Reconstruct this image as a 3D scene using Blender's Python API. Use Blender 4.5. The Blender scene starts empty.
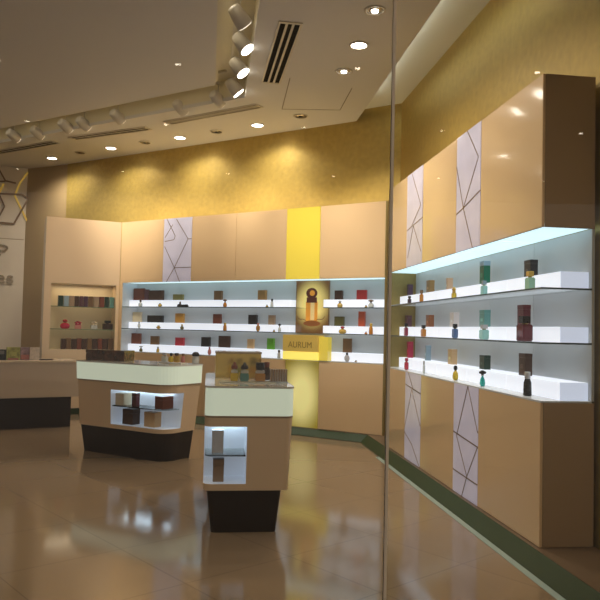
import bpy, bmesh, math, random
from mathutils import Vector, Matrix
random.seed(7)
D = bpy.data; C = bpy.context.scene.collection
sc = bpy.context.scene
# ------------------------------------------------------------------ camera model (600 x 600 photograph)
F = 700.0; H = 1.5
PITCH = math.atan(29/700); ROLL = math.radians(1.3)
def ray(px, py):
    x = px-300; y = 300-py
    c, s = math.cos(ROLL), math.sin(ROLL)
    a = c*x - s*y; b = s*x + c*y
    cp, sp = math.cos(PITCH), math.sin(PITCH)
    return Vector((a, F*cp - b*sp, F*sp + b*cp))
def atz(px, py, z):
    d = ray(px, py); return Vector((0,0,H)) + d*((z-H)/d.z)
def onplane(px, py, p, ang):
    a = math.radians(ang); n = Vector((math.cos(a), -math.sin(a), 0))
    d = ray(px, py); return Vector((0,0,H)) + d*(n.dot(Vector((p[0],p[1],0)))/n.dot(d))

class Frame:
    """a vertical front plane: local x along it (to the viewer's right), y into the wall, z up"""
    def __init__(s, o, ang):
        a = math.radians(ang); s.o = Vector((o[0],o[1],0)); s.ang = ang
        s.e = Vector((math.sin(a), math.cos(a), 0)); s.n = Vector((-math.cos(a), math.sin(a), 0))
        s.rz = math.atan2(s.e.y, s.e.x)
    def w(s, x, d, z): return s.o + s.e*x + s.n*d + Vector((0,0,z))
    def sx(s, px, py, d=0):                    # local x and height where a sight line meets the plane d behind the front
        p = s.o + s.n*d
        q = onplane(px, py, p, s.ang) ; return (q-s.o).dot(s.e), q.z

# ------------------------------------------------------------------ materials
MATS = {}
def mat(name, col, rough=.5, metal=0, emit=None, es=0, coat=0, trans=0, alpha=1, ior=1.45, var=0, vscale=8, bump=0, bscale=60, spec=.5):
    if name in MATS: return MATS[name]
    m = D.materials.new(name); m.use_nodes = True; nt = m.node_tree; b = nt.nodes['Principled BSDF']
    b.inputs['Base Color'].default_value = (*col, 1); b.inputs['Roughness'].default_value = rough
    b.inputs['Metallic'].default_value = metal; b.inputs['Coat Weight'].default_value = coat
    b.inputs['Coat Roughness'].default_value = .06
    b.inputs['Transmission Weight'].default_value = trans; b.inputs['Alpha'].default_value = alpha
    b.inputs['IOR'].default_value = ior; b.inputs['Specular IOR Level'].default_value = spec
    if emit: b.inputs['Emission Color'].default_value = (*emit, 1); b.inputs['Emission Strength'].default_value = es
    if var or bump:
        tc = nt.nodes.new('ShaderNodeTexCoord')
    if var:
        n = nt.nodes.new('ShaderNodeTexNoise'); n.inputs['Scale'].default_value = vscale; n.inputs['Detail'].default_value = 5
        nt.links.new(tc.outputs['Object'], n.inputs['Vector'])
        r = nt.nodes.new('ShaderNodeValToRGB')
        r.color_ramp.elements[0].position = .3; r.color_ramp.elements[1].position = .7
        r.color_ramp.elements[0].color = (*[c*(1-var) for c in col], 1); r.color_ramp.elements[1].color = (*[min(1, c*(1+var)) for c in col], 1)
        nt.links.new(n.outputs['Fac'], r.inputs['Fac']); nt.links.new(r.outputs['Color'], b.inputs['Base Color'])
    if bump:
        n2 = nt.nodes.new('ShaderNodeTexNoise'); n2.inputs['Scale'].default_value = bscale
        nt.links.new(tc.outputs['Object'], n2.inputs['Vector'])
        bp = nt.nodes.new('ShaderNodeBump'); bp.inputs['Strength'].default_value = bump; bp.inputs['Distance'].default_value = .01
        nt.links.new(n2.outputs['Fac'], bp.inputs['Height']); nt.links.new(bp.outputs['Normal'], b.inputs['Normal'])
    MATS[name] = m; return m

def clear_glass(name, tint=(1,1,1), refl=1.0):
    m = D.materials.new(name); m.use_nodes = True; nt = m.node_tree; nt.nodes.clear()
    o = nt.nodes.new('ShaderNodeOutputMaterial'); mx = nt.nodes.new('ShaderNodeMixShader')
    t = nt.nodes.new('ShaderNodeBsdfTransparent'); t.inputs['Color'].default_value = (*tint, 1)
    g = nt.nodes.new('ShaderNodeBsdfGlossy'); g.inputs['Roughness'].default_value = .01
    fr = nt.nodes.new('ShaderNodeFresnel'); fr.inputs['IOR'].default_value = 1.45
    nt.links.new(fr.outputs[0], mx.inputs[0]); nt.links.new(t.outputs[0], mx.inputs[1]); nt.links.new(g.outputs[0], mx.inputs[2])
    nt.links.new(mx.outputs[0], o.inputs['Surface']); MATS[name] = m; return m

def floor_mat():
    m = D.materials.new('polished_floor_tile'); m.use_nodes = True; nt = m.node_tree; b = nt.nodes['Principled BSDF']
    tc = nt.nodes.new('ShaderNodeTexCoord'); mp = nt.nodes.new('ShaderNodeMapping')
    mp.inputs['Rotation'].default_value = (0,0,math.radians(48.5)); mp.inputs['Location'].default_value = (.33,.12,0)
    br = nt.nodes.new('ShaderNodeTexBrick'); br.offset = 0; br.squash = 1
    br.inputs['Scale'].default_value = 1; br.inputs['Brick Width'].default_value = .8; br.inputs['Row Height'].default_value = .8
    br.inputs['Mortar Size'].default_value = .004; br.inputs['Mortar Smooth'].default_value = .1
    br.inputs['Color1'].default_value = (.285,.198,.12,1); br.inputs['Color2'].default_value = (.275,.19,.115,1); br.inputs['Mortar'].default_value = (.20,.14,.09,1)
    nt.links.new(tc.outputs['Object'], mp.inputs['Vector']); nt.links.new(mp.outputs[0], br.inputs['Vector'])
    n = nt.nodes.new('ShaderNodeTexNoise'); n.inputs['Scale'].default_value = 1.6; n.inputs['Detail'].default_value = 6
    nt.links.new(tc.outputs['Object'], n.inputs['Vector'])
    mx = nt.nodes.new('ShaderNodeMix'); mx.data_type = 'RGBA'; mx.blend_type = 'MULTIPLY'; mx.inputs['Factor'].default_value = .35
    nt.links.new(br.outputs['Color'], mx.inputs['A']); nt.links.new(n.outputs['Color'], mx.inputs['B'])
    nt.links.new(br.outputs['Color'], b.inputs['Base Color'])
    rr = nt.nodes.new('ShaderNodeMapRange'); rr.inputs['To Min'].default_value = .07; rr.inputs['To Max'].default_value = .13
    nt.links.new(n.outputs['Fac'], rr.inputs['Value']); nt.links.new(rr.outputs[0], b.inputs['Roughness'])
    b.inputs['Specular IOR Level'].default_value = .5
    MATS['floor'] = m; return m

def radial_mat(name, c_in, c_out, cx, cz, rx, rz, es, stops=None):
    """backlit graphic or painted-in glow: a pale disc fading to a deep edge colour (object x, z)"""
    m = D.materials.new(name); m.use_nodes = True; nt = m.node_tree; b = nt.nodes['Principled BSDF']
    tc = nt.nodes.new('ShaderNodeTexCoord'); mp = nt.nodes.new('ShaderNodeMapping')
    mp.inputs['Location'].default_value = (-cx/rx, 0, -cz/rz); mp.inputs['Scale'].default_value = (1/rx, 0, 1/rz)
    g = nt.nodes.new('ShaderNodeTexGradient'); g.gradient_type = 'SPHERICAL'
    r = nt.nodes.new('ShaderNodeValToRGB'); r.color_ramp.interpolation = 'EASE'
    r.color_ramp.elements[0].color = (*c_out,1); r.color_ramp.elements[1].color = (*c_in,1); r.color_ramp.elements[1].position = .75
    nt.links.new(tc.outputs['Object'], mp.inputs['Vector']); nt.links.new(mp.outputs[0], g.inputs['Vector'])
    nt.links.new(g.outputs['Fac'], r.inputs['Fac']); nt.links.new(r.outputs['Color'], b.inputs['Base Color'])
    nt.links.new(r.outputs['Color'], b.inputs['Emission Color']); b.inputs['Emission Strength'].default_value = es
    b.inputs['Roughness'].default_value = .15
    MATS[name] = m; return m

BEIGE = mat('beige_lacquer', (.76,.545,.315), .16, coat=.6, var=.02, vscale=1.5)
BEIGE2 = mat('beige_lacquer_counter', (.74,.555,.36), .2, coat=.5)
CREAM = mat('cream_laminate', (.62,.50,.32), .4)
CASH = mat('cash_counter_front', (.50,.40,.30), .3, coat=.2)
GOLDW = mat('gold_wallcovering', (.49,.35,.09), .42, metal=.45, var=.10, vscale=14, bump=.15, bscale=90)
OLIVE = mat('gold_side_panel', (.25,.18,.045), .35, metal=.4, var=.08, vscale=20)
SIGNW = mat('sign_wall_white', (.66,.58,.47), .45)
CEIL = mat('ceiling_paint', (.60,.58,.555), .7, var=.01)
SLOTM = mat('slot_paint', (.66,.60,.44), .6)
BRONZE = mat('bronze_inlay', (.22,.14,.08), .35, metal=.6)
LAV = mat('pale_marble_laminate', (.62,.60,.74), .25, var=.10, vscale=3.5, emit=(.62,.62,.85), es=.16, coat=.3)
WHITEP = mat('white_acrylic_back', (.50,.53,.53), .3)
WHITES = mat('white_shelf_board', (.60,.63,.66), .25)
BLACKB = mat('dark_wenge_base', (.012,.007,.005), .3, spec=.3)
GLOW = mat('lit_counter_acrylic', (.55,.62,.50), .25, emit=(.64,.72,.57), es=.55)
CTOP = mat('white_counter_top', (.62,.60,.52), .12, coat=.5)
RISER = mat('lit_riser_acrylic', (.42,.44,.48), .25, emit=(.86,.90,1.0), es=.84, spec=.3)
RISER2 = mat('lit_riser_acrylic_cool', (.35,.39,.46), .25, emit=(.74,.82,1.0), es=.62)
LIGHTC = mat('lit_niche_ceiling', (.8,.9,.9), .3, emit=(.60,.90,1.0), es=.92)
TUBE = mat('led_strip', (.9,.95,1), .3, emit=(.75,.92,1.0), es=3.5)
GREEN = mat('green_glass_plinth', (.018,.040,.012), .38, spec=.12)
PLAT = mat('platform_top', (.14,.09,.05), .4)
SHELF = clear_glass('shelf_glass', (.93,.97,.95))
PANE = clear_glass('storefront_glass', (.985,.985,.98))
EDGE = mat('dark_glass_edge', (.03,.06,.055), .15)
JOINT = mat('silicone_joint', (.70,.60,.48), .3)
WHITEM = mat('white_metal', (.55,.50,.42), .4)
GREYM = mat('grey_spot_housing', (.55,.51,.45), .4)
DARK = mat('dark_slot', (.008,.007,.005), .8, spec=.05)
LENS = mat('lamp_lens', (1,1,1), .3, emit=(1,.93,.80), es=14)
LENSD = mat('lamp_lens_dim', (1,1,1), .3, emit=(1,.9,.72), es=2.2)
MLENS = mat('mall_lamp_lens', (1,1,1), .3, emit=(1,.88,.68), es=22)
CHROME = mat('lamp_reflector', (.45,.40,.32), .25, metal=.8)
YELLOWB = mat('yellow_backlit', (.66,.52,.06), .2, emit=(.78,.62,.07), es=.40, coat=.4)
YELLOWH = mat('yellow_hot_strip', (.9,.8,.2), .2, emit=(.95,.80,.14), es=.7)
GOLDP = mat('gold_brushed_panel', (.62,.42,.09), .3, metal=.35, emit=(.70,.48,.08), es=.25)
GOLDT = mat('engraved_letter', (.34,.23,.03), .4, metal=.3)
FLOOR = floor_mat()

# ------------------------------------------------------------------ mesh helpers
def link(name, bm, m, parent=None, smooth=False, mats=None):
    me = D.meshes.new(name); bmesh.ops.recalc_face_normals(bm, faces=bm.faces[:]); bm.to_mesh(me); bm.free()
    for k in (mats or [m]): me.materials.append(k)
    if smooth:
        for p in me.polygons: p.use_smooth = True
    o = D.objects.new(name, me); C.objects.link(o)
    if parent: o.parent = parent
    return o
def bbox(bm, x0,x1,y0,y1,z0,z1, bev=0, seg=2):
    r = bmesh.ops.create_cube(bm, size=1)
    vs = r['verts']
    for v in vs:
        v.co = Vector(((x0+x1)/2+v.co.x*(x1-x0), (y0+y1)/2+v.co.y*(y1-y0), (z0+z1)/2+v.co.z*(z1-z0)))
    if bev:
        es = list({e for v in vs for e in v.link_edges})
        bmesh.ops.bevel(bm, geom=es, offset=bev, segments=seg, affect='EDGES')
def box(name, x0,x1,y0,y1,z0,z1, m, parent=None, bev=0, seg=2):
    bm = bmesh.new(); bbox(bm, x0,x1,y0,y1,z0,z1, bev, seg); return link(name, bm, m, parent)
def lathe(bm, prof, n=20, cx=0, cy=0, sx=1, sy=1):
    rings = []
    for r, z in prof:
        rings.append([bm.verts.new((cx+sx*r*math.cos(2*math.pi*i/n), cy+sy*r*math.sin(2*math.pi*i/n), z)) for i in range(n)])
    for a, b in zip(rings, rings[1:]):
        for i in range(n): bm.faces.new((a[i], a[(i+1)%n], b[(i+1)%n], b[i]))
    bm.faces.new(rings[0]); bm.faces.new(rings[-1])
def lathe_obj(name, prof, m, parent=None, n=20, **k):
    bm = bmesh.new(); lathe(bm, prof, n, **k); return link(name, bm, m, parent, True)
def prism(name, pts, z0, z1, m, parent=None, pts1=None):
    """closed outline pts at z0 lofted to pts1 (or pts) at z1"""
    bm = bmesh.new(); a = [bm.verts.new((x,y,z0)) for x,y in pts]; b = [bm.verts.new((x,y,z1)) for x,y in (pts1 or pts)]
    n = len(a)
    for i in range(n): bm.faces.new((a[i], a[(i+1)%n], b[(i+1)%n], b[i]))
    bm.faces.new(a); bm.faces.new(b)
    return link(name, bm, m, parent)
def bar(bm, p, q, w, y0, y1):
    """thin bar in the local x-z plane from p to q, width w, from depth y0 to y1"""
    p = Vector((p[0],0,p[1])); q = Vector((q[0],0,q[1])); d = (q-p).normalized(); t = Vector((-d.z,0,d.x))*w/2
    vs = [bm.verts.new(v+Vector((0,y,0))) for y in (y0,y1) for v in (p-t,q-t,q+t,p+t)]
    for f in ((0,1,2,3),(7,6,5,4),(0,4,5,1),(1,5,6,2),(2,6,7,3),(3,7,4,0)): bm.faces.new([vs[i] for i in f])
def empty(name, loc, rz=0, **k):
    o = D.objects.new(name, None); C.objects.link(o); o.location = loc; o.rotation_euler = (0,0,rz); o.empty_display_size = .1
    tag(o, **k); return o
def tag(o, label=None, cat=None, group=None, kind=None):
    for a, v in (('label',label),('category',cat),('group',group),('kind',kind)):
        if v: o[a] = v
    return o
def struct(o): o['kind'] = 'structure'; return o
def text_obj(name, s, size, depth, m, parent, x, y, z, wscale=1):
    cu = D.curves.new('txt', 'FONT'); cu.body = s; cu.size = size; cu.extrude = depth; cu.align_x = 'CENTER'
    t = D.objects.new('txt', cu); C.objects.link(t); bpy.context.view_layer.update()
    me = D.meshes.new_from_object(t.evaluated_get(bpy.context.evaluated_depsgraph_get())); D.objects.remove(t)
    me.materials.clear(); me.materials.append(m); me.name = name
    for v in me.vertices: v.co = Vector((x+v.co.x*wscale, y+v.co.z*-1, z+v.co.y))
    o = D.objects.new(name, me); C.objects.link(o); o.parent = parent; return o

# ------------------------------------------------------------------ frames
BL = (1.09, 9.45); RL = (1.605, 4.66); aB = 121.1; aR = 172.7
pB0 = onplane(118, 340, BL, aB); FB = Frame(pB0, aB)
pR0 = onplane(387, 330, RL, aR); FR = Frame(pR0, aR)
F1 = Frame(pB0, 65.0)
ZP, ZN0, ZN1, ZT = .10, 1.06, 2.22, 3.26           # plinth, niche bottom, niche top, cabinet top
SHZ = [1.81, 1.443, 1.06]
DEP = .38

# ------------------------------------------------------------------ room shell
ZC = 4.56; ZCOVE = 4.72
def wallseg(name, p, q, z0, z1, m, th=.12, flip=1):
    p = Vector((*p,0)); q = Vector((*q,0)); d = (q-p); L = d.length; o = box(name, 0, L, 0, th*flip, z0, z1, m)
    o.location = p; o.rotation_euler = (0,0,math.atan2(d.y,d.x)); return struct(o)
corner = (1.375, 9.77); K1 = (-4.52, 13.33); K2 = (-5.47, 13.80)
rdir = Vector((math.sin(math.radians(aR)), math.cos(math.radians(aR))))
wallseg('wall_back', K1, corner, 0, ZCOVE+.1, GOLDW)
wr = wallseg('wall_right', corner, tuple(Vector(corner)+rdir*8.6), 0, ZCOVE+.1, GOLDW)
wallseg('wall_return', K2, (K1[0]-.002,K1[1]+.035), 0, ZCOVE+.1, mat('tan_wall_paint', (.42,.30,.15), .5))
sd = Vector((math.sin(math.radians(66)), math.cos(math.radians(66))))
W1 = Vector(K2)-sd*5.2
signwall = wallseg('wall_sign', tuple(W1), K2, 0, ZCOVE+.1, SIGNW)
wallseg('wall_left', (W1.x, 1.3), tuple(W1), 0, ZCOVE+.1, SIGNW)
struct(box('floor', -14, 9, -16, 17, -.1, 0, FLOOR))
# dropped ceiling: outline with a track-light slot running parallel to both walls
def V2(px, py, z=ZC): v = atz(px, py, z); return Vector((v.x, v.y))
uB = Vector((FB.e.x, FB.e.y)); nB = Vector((FB.n.x, FB.n.y)); uR = Vector((FR.e.x, FR.e.y)); nR = Vector((FR.n.x, FR.n.y))
def isect(p, u, q, v):
    det = u.x*-v.y + v.x*u.y; r = q-p; t = (r.x*-v.y + v.x*r.y)/det; return p+u*t
pc_o = V2(245, 97.5)                                    # outer corner of the slot
pc_i = isect(V2(120,104.5), uB, V2(216.5,40), uR)           # corner of the inner ceiling raft
edge_c = isect(V2(365,106)+uR*0, uR, Vector(corner), uB)
def slab(name, pts, z0, z1, m): return struct(prism(name, [tuple(p) for p in pts], z0, z1, m))
LB = 9.0; LR = 9.0
# band along the back wall, band along the right side, inner raft; the sign side is closed by the back band
bk0 = Vector(corner); 
back_far = bk0 - uB*LB + nB*.05
e_far = edge_c + nB*.05
slab('ceiling', [back_far, e_far, edge_c + uR*LR, pc_o + uR*(LR-1.5), pc_o, pc_o - uB*LB], ZC, ZC+.05, CEIL)
slab('ceiling_raft', [pc_i - uB*LB, pc_i, pc_i + uR*(LR-1.5), pc_i + uR*(LR-1.5) - Vector((9,0))], ZC, ZC+.05, CEIL)
slab('ceiling_cove', [Vector((-14,-16)), Vector((9,-16)), Vector((9,17)), Vector((-14,17))], 5.0, 5.1, CEIL)
slab('ceiling_cove_lid', [e_far - uB*1, Vector(corner)+nB*.1+nR*.1, Vector(corner)+nR*.1+uR*8.4, edge_c+uR*8.4-nR*.5, edge_c-nR*.5], ZCOVE, ZCOVE+.05, mat('cove_paint', (.72,.73,.66), .7))
# slot sides (upstands)
def upstand(name, p, q, m, off=0):
    p = Vector((p.x,p.y,0)); q = Vector((q.x,q.y,0)); d = q-p
    o = box(name, 0, d.length, 0, .03, ZC+.05, 4.86, m); o.location = p; o.rotation_euler = (0,0,math.atan2(d.y,d.x)); return struct(o)
upstand('trim_1', pc_o - uB*LB, pc_o, SLOTM); upstand('trim_2', pc_o, pc_o + uR*(LR-1.5), SLOTM)
upstand('trim_3', pc_i - uB*LB, pc_i, SLOTM); upstand('trim_4', pc_i, pc_i + uR*(LR-1.5), SLOTM)
slab('ceiling_slot', [pc_i - uB*LB - nB*.05, pc_i-nR*.05-nB*.05, pc_i-nR*.05 + uR*(LR-1.5), pc_o+nR*.05+uR*(LR-1.5), pc_o+nR*.05+nB*.05, pc_o - uB*LB+nB*.05], 4.86, 4.89, SLOTM)
# raised platform under the cabinets, running on past the cabinet end
PF = .03
c0 = isect(Vector(FB.o.xy) - nB*PF, uB, Vector(FR.o.xy) - nR*PF, uR)
plat = prism('trim_5', [tuple(Vector(FB.o.xy)-nB*PF+uB*.0), tuple(c0), tuple(c0+uR*6.9), tuple(c0+uR*6.9+nR*.42), tuple(Vector(corner)-nR*.02), tuple(Vector(FB.o.xy)+nB*.36)], 0.001, ZP-.001, PLAT)
struct(plat)
def glowface(name, p, q):
    p=Vector((p.x,p.y,0)); q=Vector((q.x,q.y,0)); d=q-p
    bm = bmesh.new(); L=d.length
    a = [bm.verts.new(v) for v in ((0,-.11,.001),(0,-.11,.008),(0,-.001,ZP-.004),(0,-.001,.001))]; b = [bm.verts.new(v) for v in ((L,-.11,.001),(L,-.11,.008),(L,-.001,ZP-.004),(L,-.001,.001))]
    for i in range(4): bm.faces.new((a[i],a[(i+1)%4],b[(i+1)%4],b[i]))
    bm.faces.new(a); bm.faces.new(b); o = link(name, bm, GREEN); o.location=p; o.rotation_euler=(0,0,math.atan2(d.y,d.x)); return struct(o)
glowface('trim_6', Vector(FB.o.xy)-nB*PF, c0); glowface('trim_7', c0, c0+uR*6.9)
KSTREAK = mat('floor_light_streak', (.22,.26,.20), .5, emit=(.62,.75,.62), es=.10)  # weakly glowing strip imitating a streak of light on the floor
def floor_streak(name,p,L,rz):
    o = box(name, 0, L, -.160, -.111, .001, .004, KSTREAK); o.location=(p.x,p.y,0); o.rotation_euler=(0,0,rz); return struct(o)
floor_streak('light_streak', c0+uR*1.1, 5.7, FR.rz)

# ------------------------------------------------------------------ storefront glass
JX = (390.0-300)/700*1.3
GY = 1.3
jx = JX+.0
struct(box('window_1', -6, jx-.0026, GY, GY+.012, 0.0, ZC, PANE)); struct(box('window_2', jx+.0026, 2.3, GY, GY+.012, 0.0, ZC, PANE))
struct(box('trim_8', jx-.0026, jx+.0026, GY-.001, GY+.013, 0.0, ZC, JOINT))

# ------------------------------------------------------------------ cabinet panels
def inlay(parent, x0, x1, z0, z1, segs, y=-.004, w=.010):
    bm = bmesh.new()
    for (a,b,c,d) in segs:
        bar(bm, (x0+(x1-x0)*a, z0+(z1-z0)*b), (x0+(x1-x0)*c, z0+(z1-z0)*d), w, y, y+.005)
    return link('bronze_inlay', bm, BRONZE, parent)
def fascia(fr, root, name, cuts, z0, z1, pats):
    """panels between pixel columns; cuts = [(x_local, material kind)]"""
    for (a, b, kind) in cuts:
        g = .0025
        if kind == 'beige': p = box(name, a+g, b-g, 0, .02, z0, z1, BEIGE, root, .003)
        elif kind == 'pattern':
            p = box('patterned_panel', a+g, b-g, -.002, .018, z0, z1, LAV, root, .002); p['label'] = 'pale marbled panel with bronze geometric lines'
            inlay(p, a, b, z0, z1, pats.pop(0))
        elif kind == 'yellow': p = box('backlit_yellow_panel', a+g, b-g, -.004, .016, z0, z1, YELLOWB, root, .002); p['label'] = 'glowing yellow panel'
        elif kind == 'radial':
            m = radial_mat('golden_glow_gradient', (.80,.74,.30), (.26,.20,.02), (a+b)/2, (z0+z1)/2-.02, (b-a)*.72, (z1-z0)*.66, .55)  # bright centre of the backlight painted into colour and emission
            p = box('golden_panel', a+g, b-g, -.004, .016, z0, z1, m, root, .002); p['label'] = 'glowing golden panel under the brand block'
def xs(fr, px, py, d=0): return fr.sx(px, py, d)[0]

# ---- back wall cabinet
XB1 = xs(FB, 384.5, 300)
cabB = empty('perfume_display_cabinet', FB.w(0,0,ZP), FB.rz, label='long beige wall display cabinet with white lit niche and golden centre column', cat='cabinet')
def sub(root, fn): return fn
# children use heights measured from the floor: shift meshes down by the root's height
def Lz(root):   # every child mesh is written in floor heights, the child is lowered to match
    for ch in root.children: ch.location.z = -root.location.z
u = lambda px, py=245: xs(FB, px, py)
pat1 = [(.05,.98,.55,.28+.2),(.05,.70,.32,.90),(.10,1,.42,.72),(.42,.72,.38,.66),(.38,.66,.05,.64),
        (.45,.98,.88,.66),(.88,.66,.42,.22),(.88,.66,1,.66),(.42,.22,1,.22),(.05,.56,.42,.22),(.42,.22,.62,0),(.42,.22,.15,0)]
pat1 = pat1[1:]
fascia(FB, cabB, 'upper_panel', [(0.0,u(163.5),'beige'),(u(163.5),u(191.5),'pattern'),(u(191.5),u(236),'beige'),(u(236),u(286.5),'beige'),
       (u(286.5),u(320),'yellow'),(u(320),XB1,'beige')], ZN1, ZT, [pat1])
v = lambda px: xs(FB, px, 400)
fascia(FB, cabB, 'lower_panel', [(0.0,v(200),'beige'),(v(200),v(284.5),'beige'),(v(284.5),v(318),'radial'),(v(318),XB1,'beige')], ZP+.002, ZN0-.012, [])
box('upper_carcass', 0, XB1, .02, DEP, ZN1+.03, ZT, CREAM, cabB); box('lower_carcass', 0, XB1, .02, DEP, ZP+.002, ZN0-.012, CREAM, cabB)
xa = xs(FB, 121.5, 310)
box('side_panel', 0, xa, 0, DEP, ZN0-.012, ZN1, BEIGE, cabB)
box('side_panel', XB1, XB1+.03, -.004, DEP, ZP+.002, ZT, OLIVE, cabB)
box('back_panel', xa, XB1, DEP-.02, DEP, ZN0, ZN1, WHITEP, cabB)
box('niche_side', xa, xa+.008, .01, DEP-.02, ZN0, ZN1, WHITES, cabB)
box('niche_floor', xa, XB1, 0, DEP-.02, ZN0-.012, ZN0, WHITES, cabB)
box('niche_ceiling_light', xa+.01, XB1-.01, .012, DEP-.03, ZN1+.005, ZN1+.028, LIGHTC, cabB)
pl, pr = xs(FB, 296, 300), xs(FB, 323.5, 300)           # where the poster interrupts the niche
xbl = xs(FB, 284.5, 345)
RZ = [(1.81,1.93),(1.443,1.555),(1.06,1.18)]
RS = .17; DB = .333
for k,(z0,z1) in enumerate(RZ):
    a0 = xs(FB, 128.5, 330, RS); a1 = (xs(FB,295.3,300,.31) if k<2 else xs(FB,284.5,345,RS))
    zlo = z0+.006 if k<2 else z0
    r = box('light_riser', a0, a1, RS, DB, zlo, z1, RISER, cabB, .003)
    r = box('light_riser', xs(FB,323.5,300,RS-.03), XB1-.006, RS-.03, DB, zlo, z1, RISER, cabB, .003)
    if k < 2:
        for (s0,s1) in ((xa+.008, pl-.01),(pr+.0, XB1-.002)):
            g = box('glass_shelf', s0, s1, .004, DB, z0-.006, z0+.006, SHELF, cabB); box('shelf_edge', s0, s1, .000, .004, z0-.006, z0+.006, EDGE, g)
Lz(cabB)

# ---- brand block and poster (rest on the niche floor / cabinet)
blk = empty('brand_block', FB.w((xbl+v(318.5))/2, 0, ZN0), FB.rz, label='gold AURUM brand block with glowing yellow foot under the perfume poster', cat='sign')
hw = (v(318.5)-xbl)/2
pzt = FB.sx(302, 335)[1]; pzm = FB.sx(302, 351.5)[1]
pzt = min(pzt, 1.432); pzt -= ZN0; pzm -= ZN0
box('gold_face', -hw, hw, -.05, -.02, pzm, pzt, GOLDP, blk, .003)
bs = box('lit_side', hw-.012, hw+.14, -.018, .10, .0, pzt-.02, YELLOWB, blk, .003); bs['label'] = 'yellow translucent side box'
ft = box('lit_foot', -hw, hw, -.045, .10, 0.0, pzm-.004, YELLOWH, blk, .003); ft['label'] = 'bright yellow lit foot'
box('block_body', -hw, hw, -.02, .13, pzm, pzt, GOLDP, blk)
text_obj('lettering', 'AURUM', .125, .002, GOLDT, blk, .0, -.052, pzm+.055, .92)

zt, zb = FB.sx(313, 280.5, .345)[1], FB.sx(313, 333.5, .345)[1]
px0, px1 = xs(FB, 296.3, 305, .345), xs(FB, 329.3, 305, .345)
pw, ph = px1-px0, zt-zb
pos = empty('perfume_poster', FB.w((px0+px1)/2, .345, ZN0), FB.rz, label='golden lightbox poster showing a tall perfume bottle above the AURUM block', cat='poster')
zb -= ZN0; zt -= ZN0
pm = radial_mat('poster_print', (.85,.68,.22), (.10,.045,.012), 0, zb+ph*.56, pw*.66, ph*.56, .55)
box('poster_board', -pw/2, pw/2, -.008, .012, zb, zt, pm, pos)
bm = bmesh.new()
for (a,b,c,d) in ((-pw/2,-pw/2+.008,zb,zt),(pw/2-.008,pw/2,zb,zt),(-pw/2,pw/2,zt-.008,zt),(-pw/2,pw/2,zb,zb+.008)): bbox(bm, a,b,-.011,-.008,c,d)
link('poster_frame', bm, BRONZE, pos)
AMB = mat('amber_print', (.72,.30,.04), .3, emit=(.75,.30,.03), es=.35); MAR = mat('maroon_print', (.16,.035,.02), .3); PALE = mat('pale_gold_print', (.85,.65,.30), .3, emit=(.85,.6,.25), es=.3)
def flat(name, pts, y, m):
    bm = bmesh.new(); a=[bm.verts.new((x,y,z)) for x,z in pts]; b=[bm.verts.new((x,y+.002,z)) for x,z in pts]; n=len(a)
    bm.faces.new(a); bm.faces.new(b)
    for i in range(n): bm.faces.new((a[i],a[(i+1)%n],b[(i+1)%n],b[i]))
    return link(name, bm, m, pos)
def R(x0,x1,z0,z1): return [(x0*pw,zb+z0*ph),(x1*pw,zb+z0*ph),(x1*pw,zb+z1*ph),(x0*pw,zb+z1*ph)]
flat('printed_bottle', R(-.19,.16,.22,.60), -.0105, AMB); flat('printed_highlight', R(-.05,.07,.25,.58), -.0125, PALE)
flat('printed_collar', R(-.17,.14,.58,.68), -.0125, MAR)
flat('printed_cap', [(math.cos(t)*pw*.17-.01, zb+ph*.76+math.sin(t)*ph*.10) for t in [i*math.pi/8 for i in range(16)]], -.0135, MAR)
flat('printed_cap_shine', [(math.cos(t)*pw*.08+.0, zb+ph*.76+math.sin(t)*ph*.055) for t in [i*math.pi/6 for i in range(12)]], -.0155, AMB)
for s in (-1,1):
    bm = bmesh.new(); pts = [(-.02+s*(.15+.27*t)*pw, zb+ph*(.24+.09*t*t+.02*math.sin(6*t))) for t in [i/8 for i in range(9)]]
    for p,q in zip(pts,pts[1:]): bar(bm, p, q, .008, -.0125, -.0105)
    link('printed_ribbon', bm, MAR, pos)
flat('printed_base', [( math.cos(t)*pw*.26, zb+ph*.19+math.sin(t)*ph*.055) for t in [i*math.pi/8 for i in range(16)]], -.0125, mat('brown_print', (.30,.10,.02), .4))

# ---- right wing cabinet
XR1 = xs(FR, 541.5, 300)
cabR = empty('wing_display_cabinet', FR.w(0,0,ZP), FR.rz, label='beige wing cabinet with open lit niche and two pale patterned columns', cat='cabinet')
xr = lambda px, py: xs(FR, px, py)
patA = [(.3,1,.9,.60),(.9,.60,.35,.43),(.0,.40,1,.46),(.45,.42,.95,.12),(.45,.42,.1,.1)]
patB = [(.45,1,.92,.72),(.92,.72,.32,.36),(.0,.33,.32,.36),(.32,.36,1,.44),(.32,.36,.72,.0),(.32,.36,.0,.75)]
fascia(FR, cabR, 'upper_panel', [(0,xr(407,220),'beige'),(xr(407,220),xr(422.5,220),'pattern'),(xr(422.5,220),xr(456.5,200),'beige'),(xr(456.5,200),xr(480.5,190),'pattern'),(xr(480.5,190),XR1,'beige')],
       ZN1, ZT, [patA, patB])
patC = [(.0,.86,1,.80),(.45,.82,.0,.35),(.45,.82,1,.45),(.2,1,.55,.82),(.5,.2,1,.0),(0,.3,.5,.2)]
patD = [(.6,1,.15,.52),(.6,1,1,.62),(.0,.55,1,.50),(.15,.52,.6,.2),(1,.5,.6,.2),(0,.2,1,.18),(.6,.2,.4,0)]
fascia(FR, cabR, 'lower_panel', [(0,xr(405,410),'beige'),(xr(405,410),xr(420.5,410),'pattern'),(xr(420.5,410),xr(453.5,430),'beige'),(xr(453.5,430),xr(478,430),'pattern'),(xr(478,430),XR1,'beige')],
       ZP+.002, ZN0-.012, [patC, patD])
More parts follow.
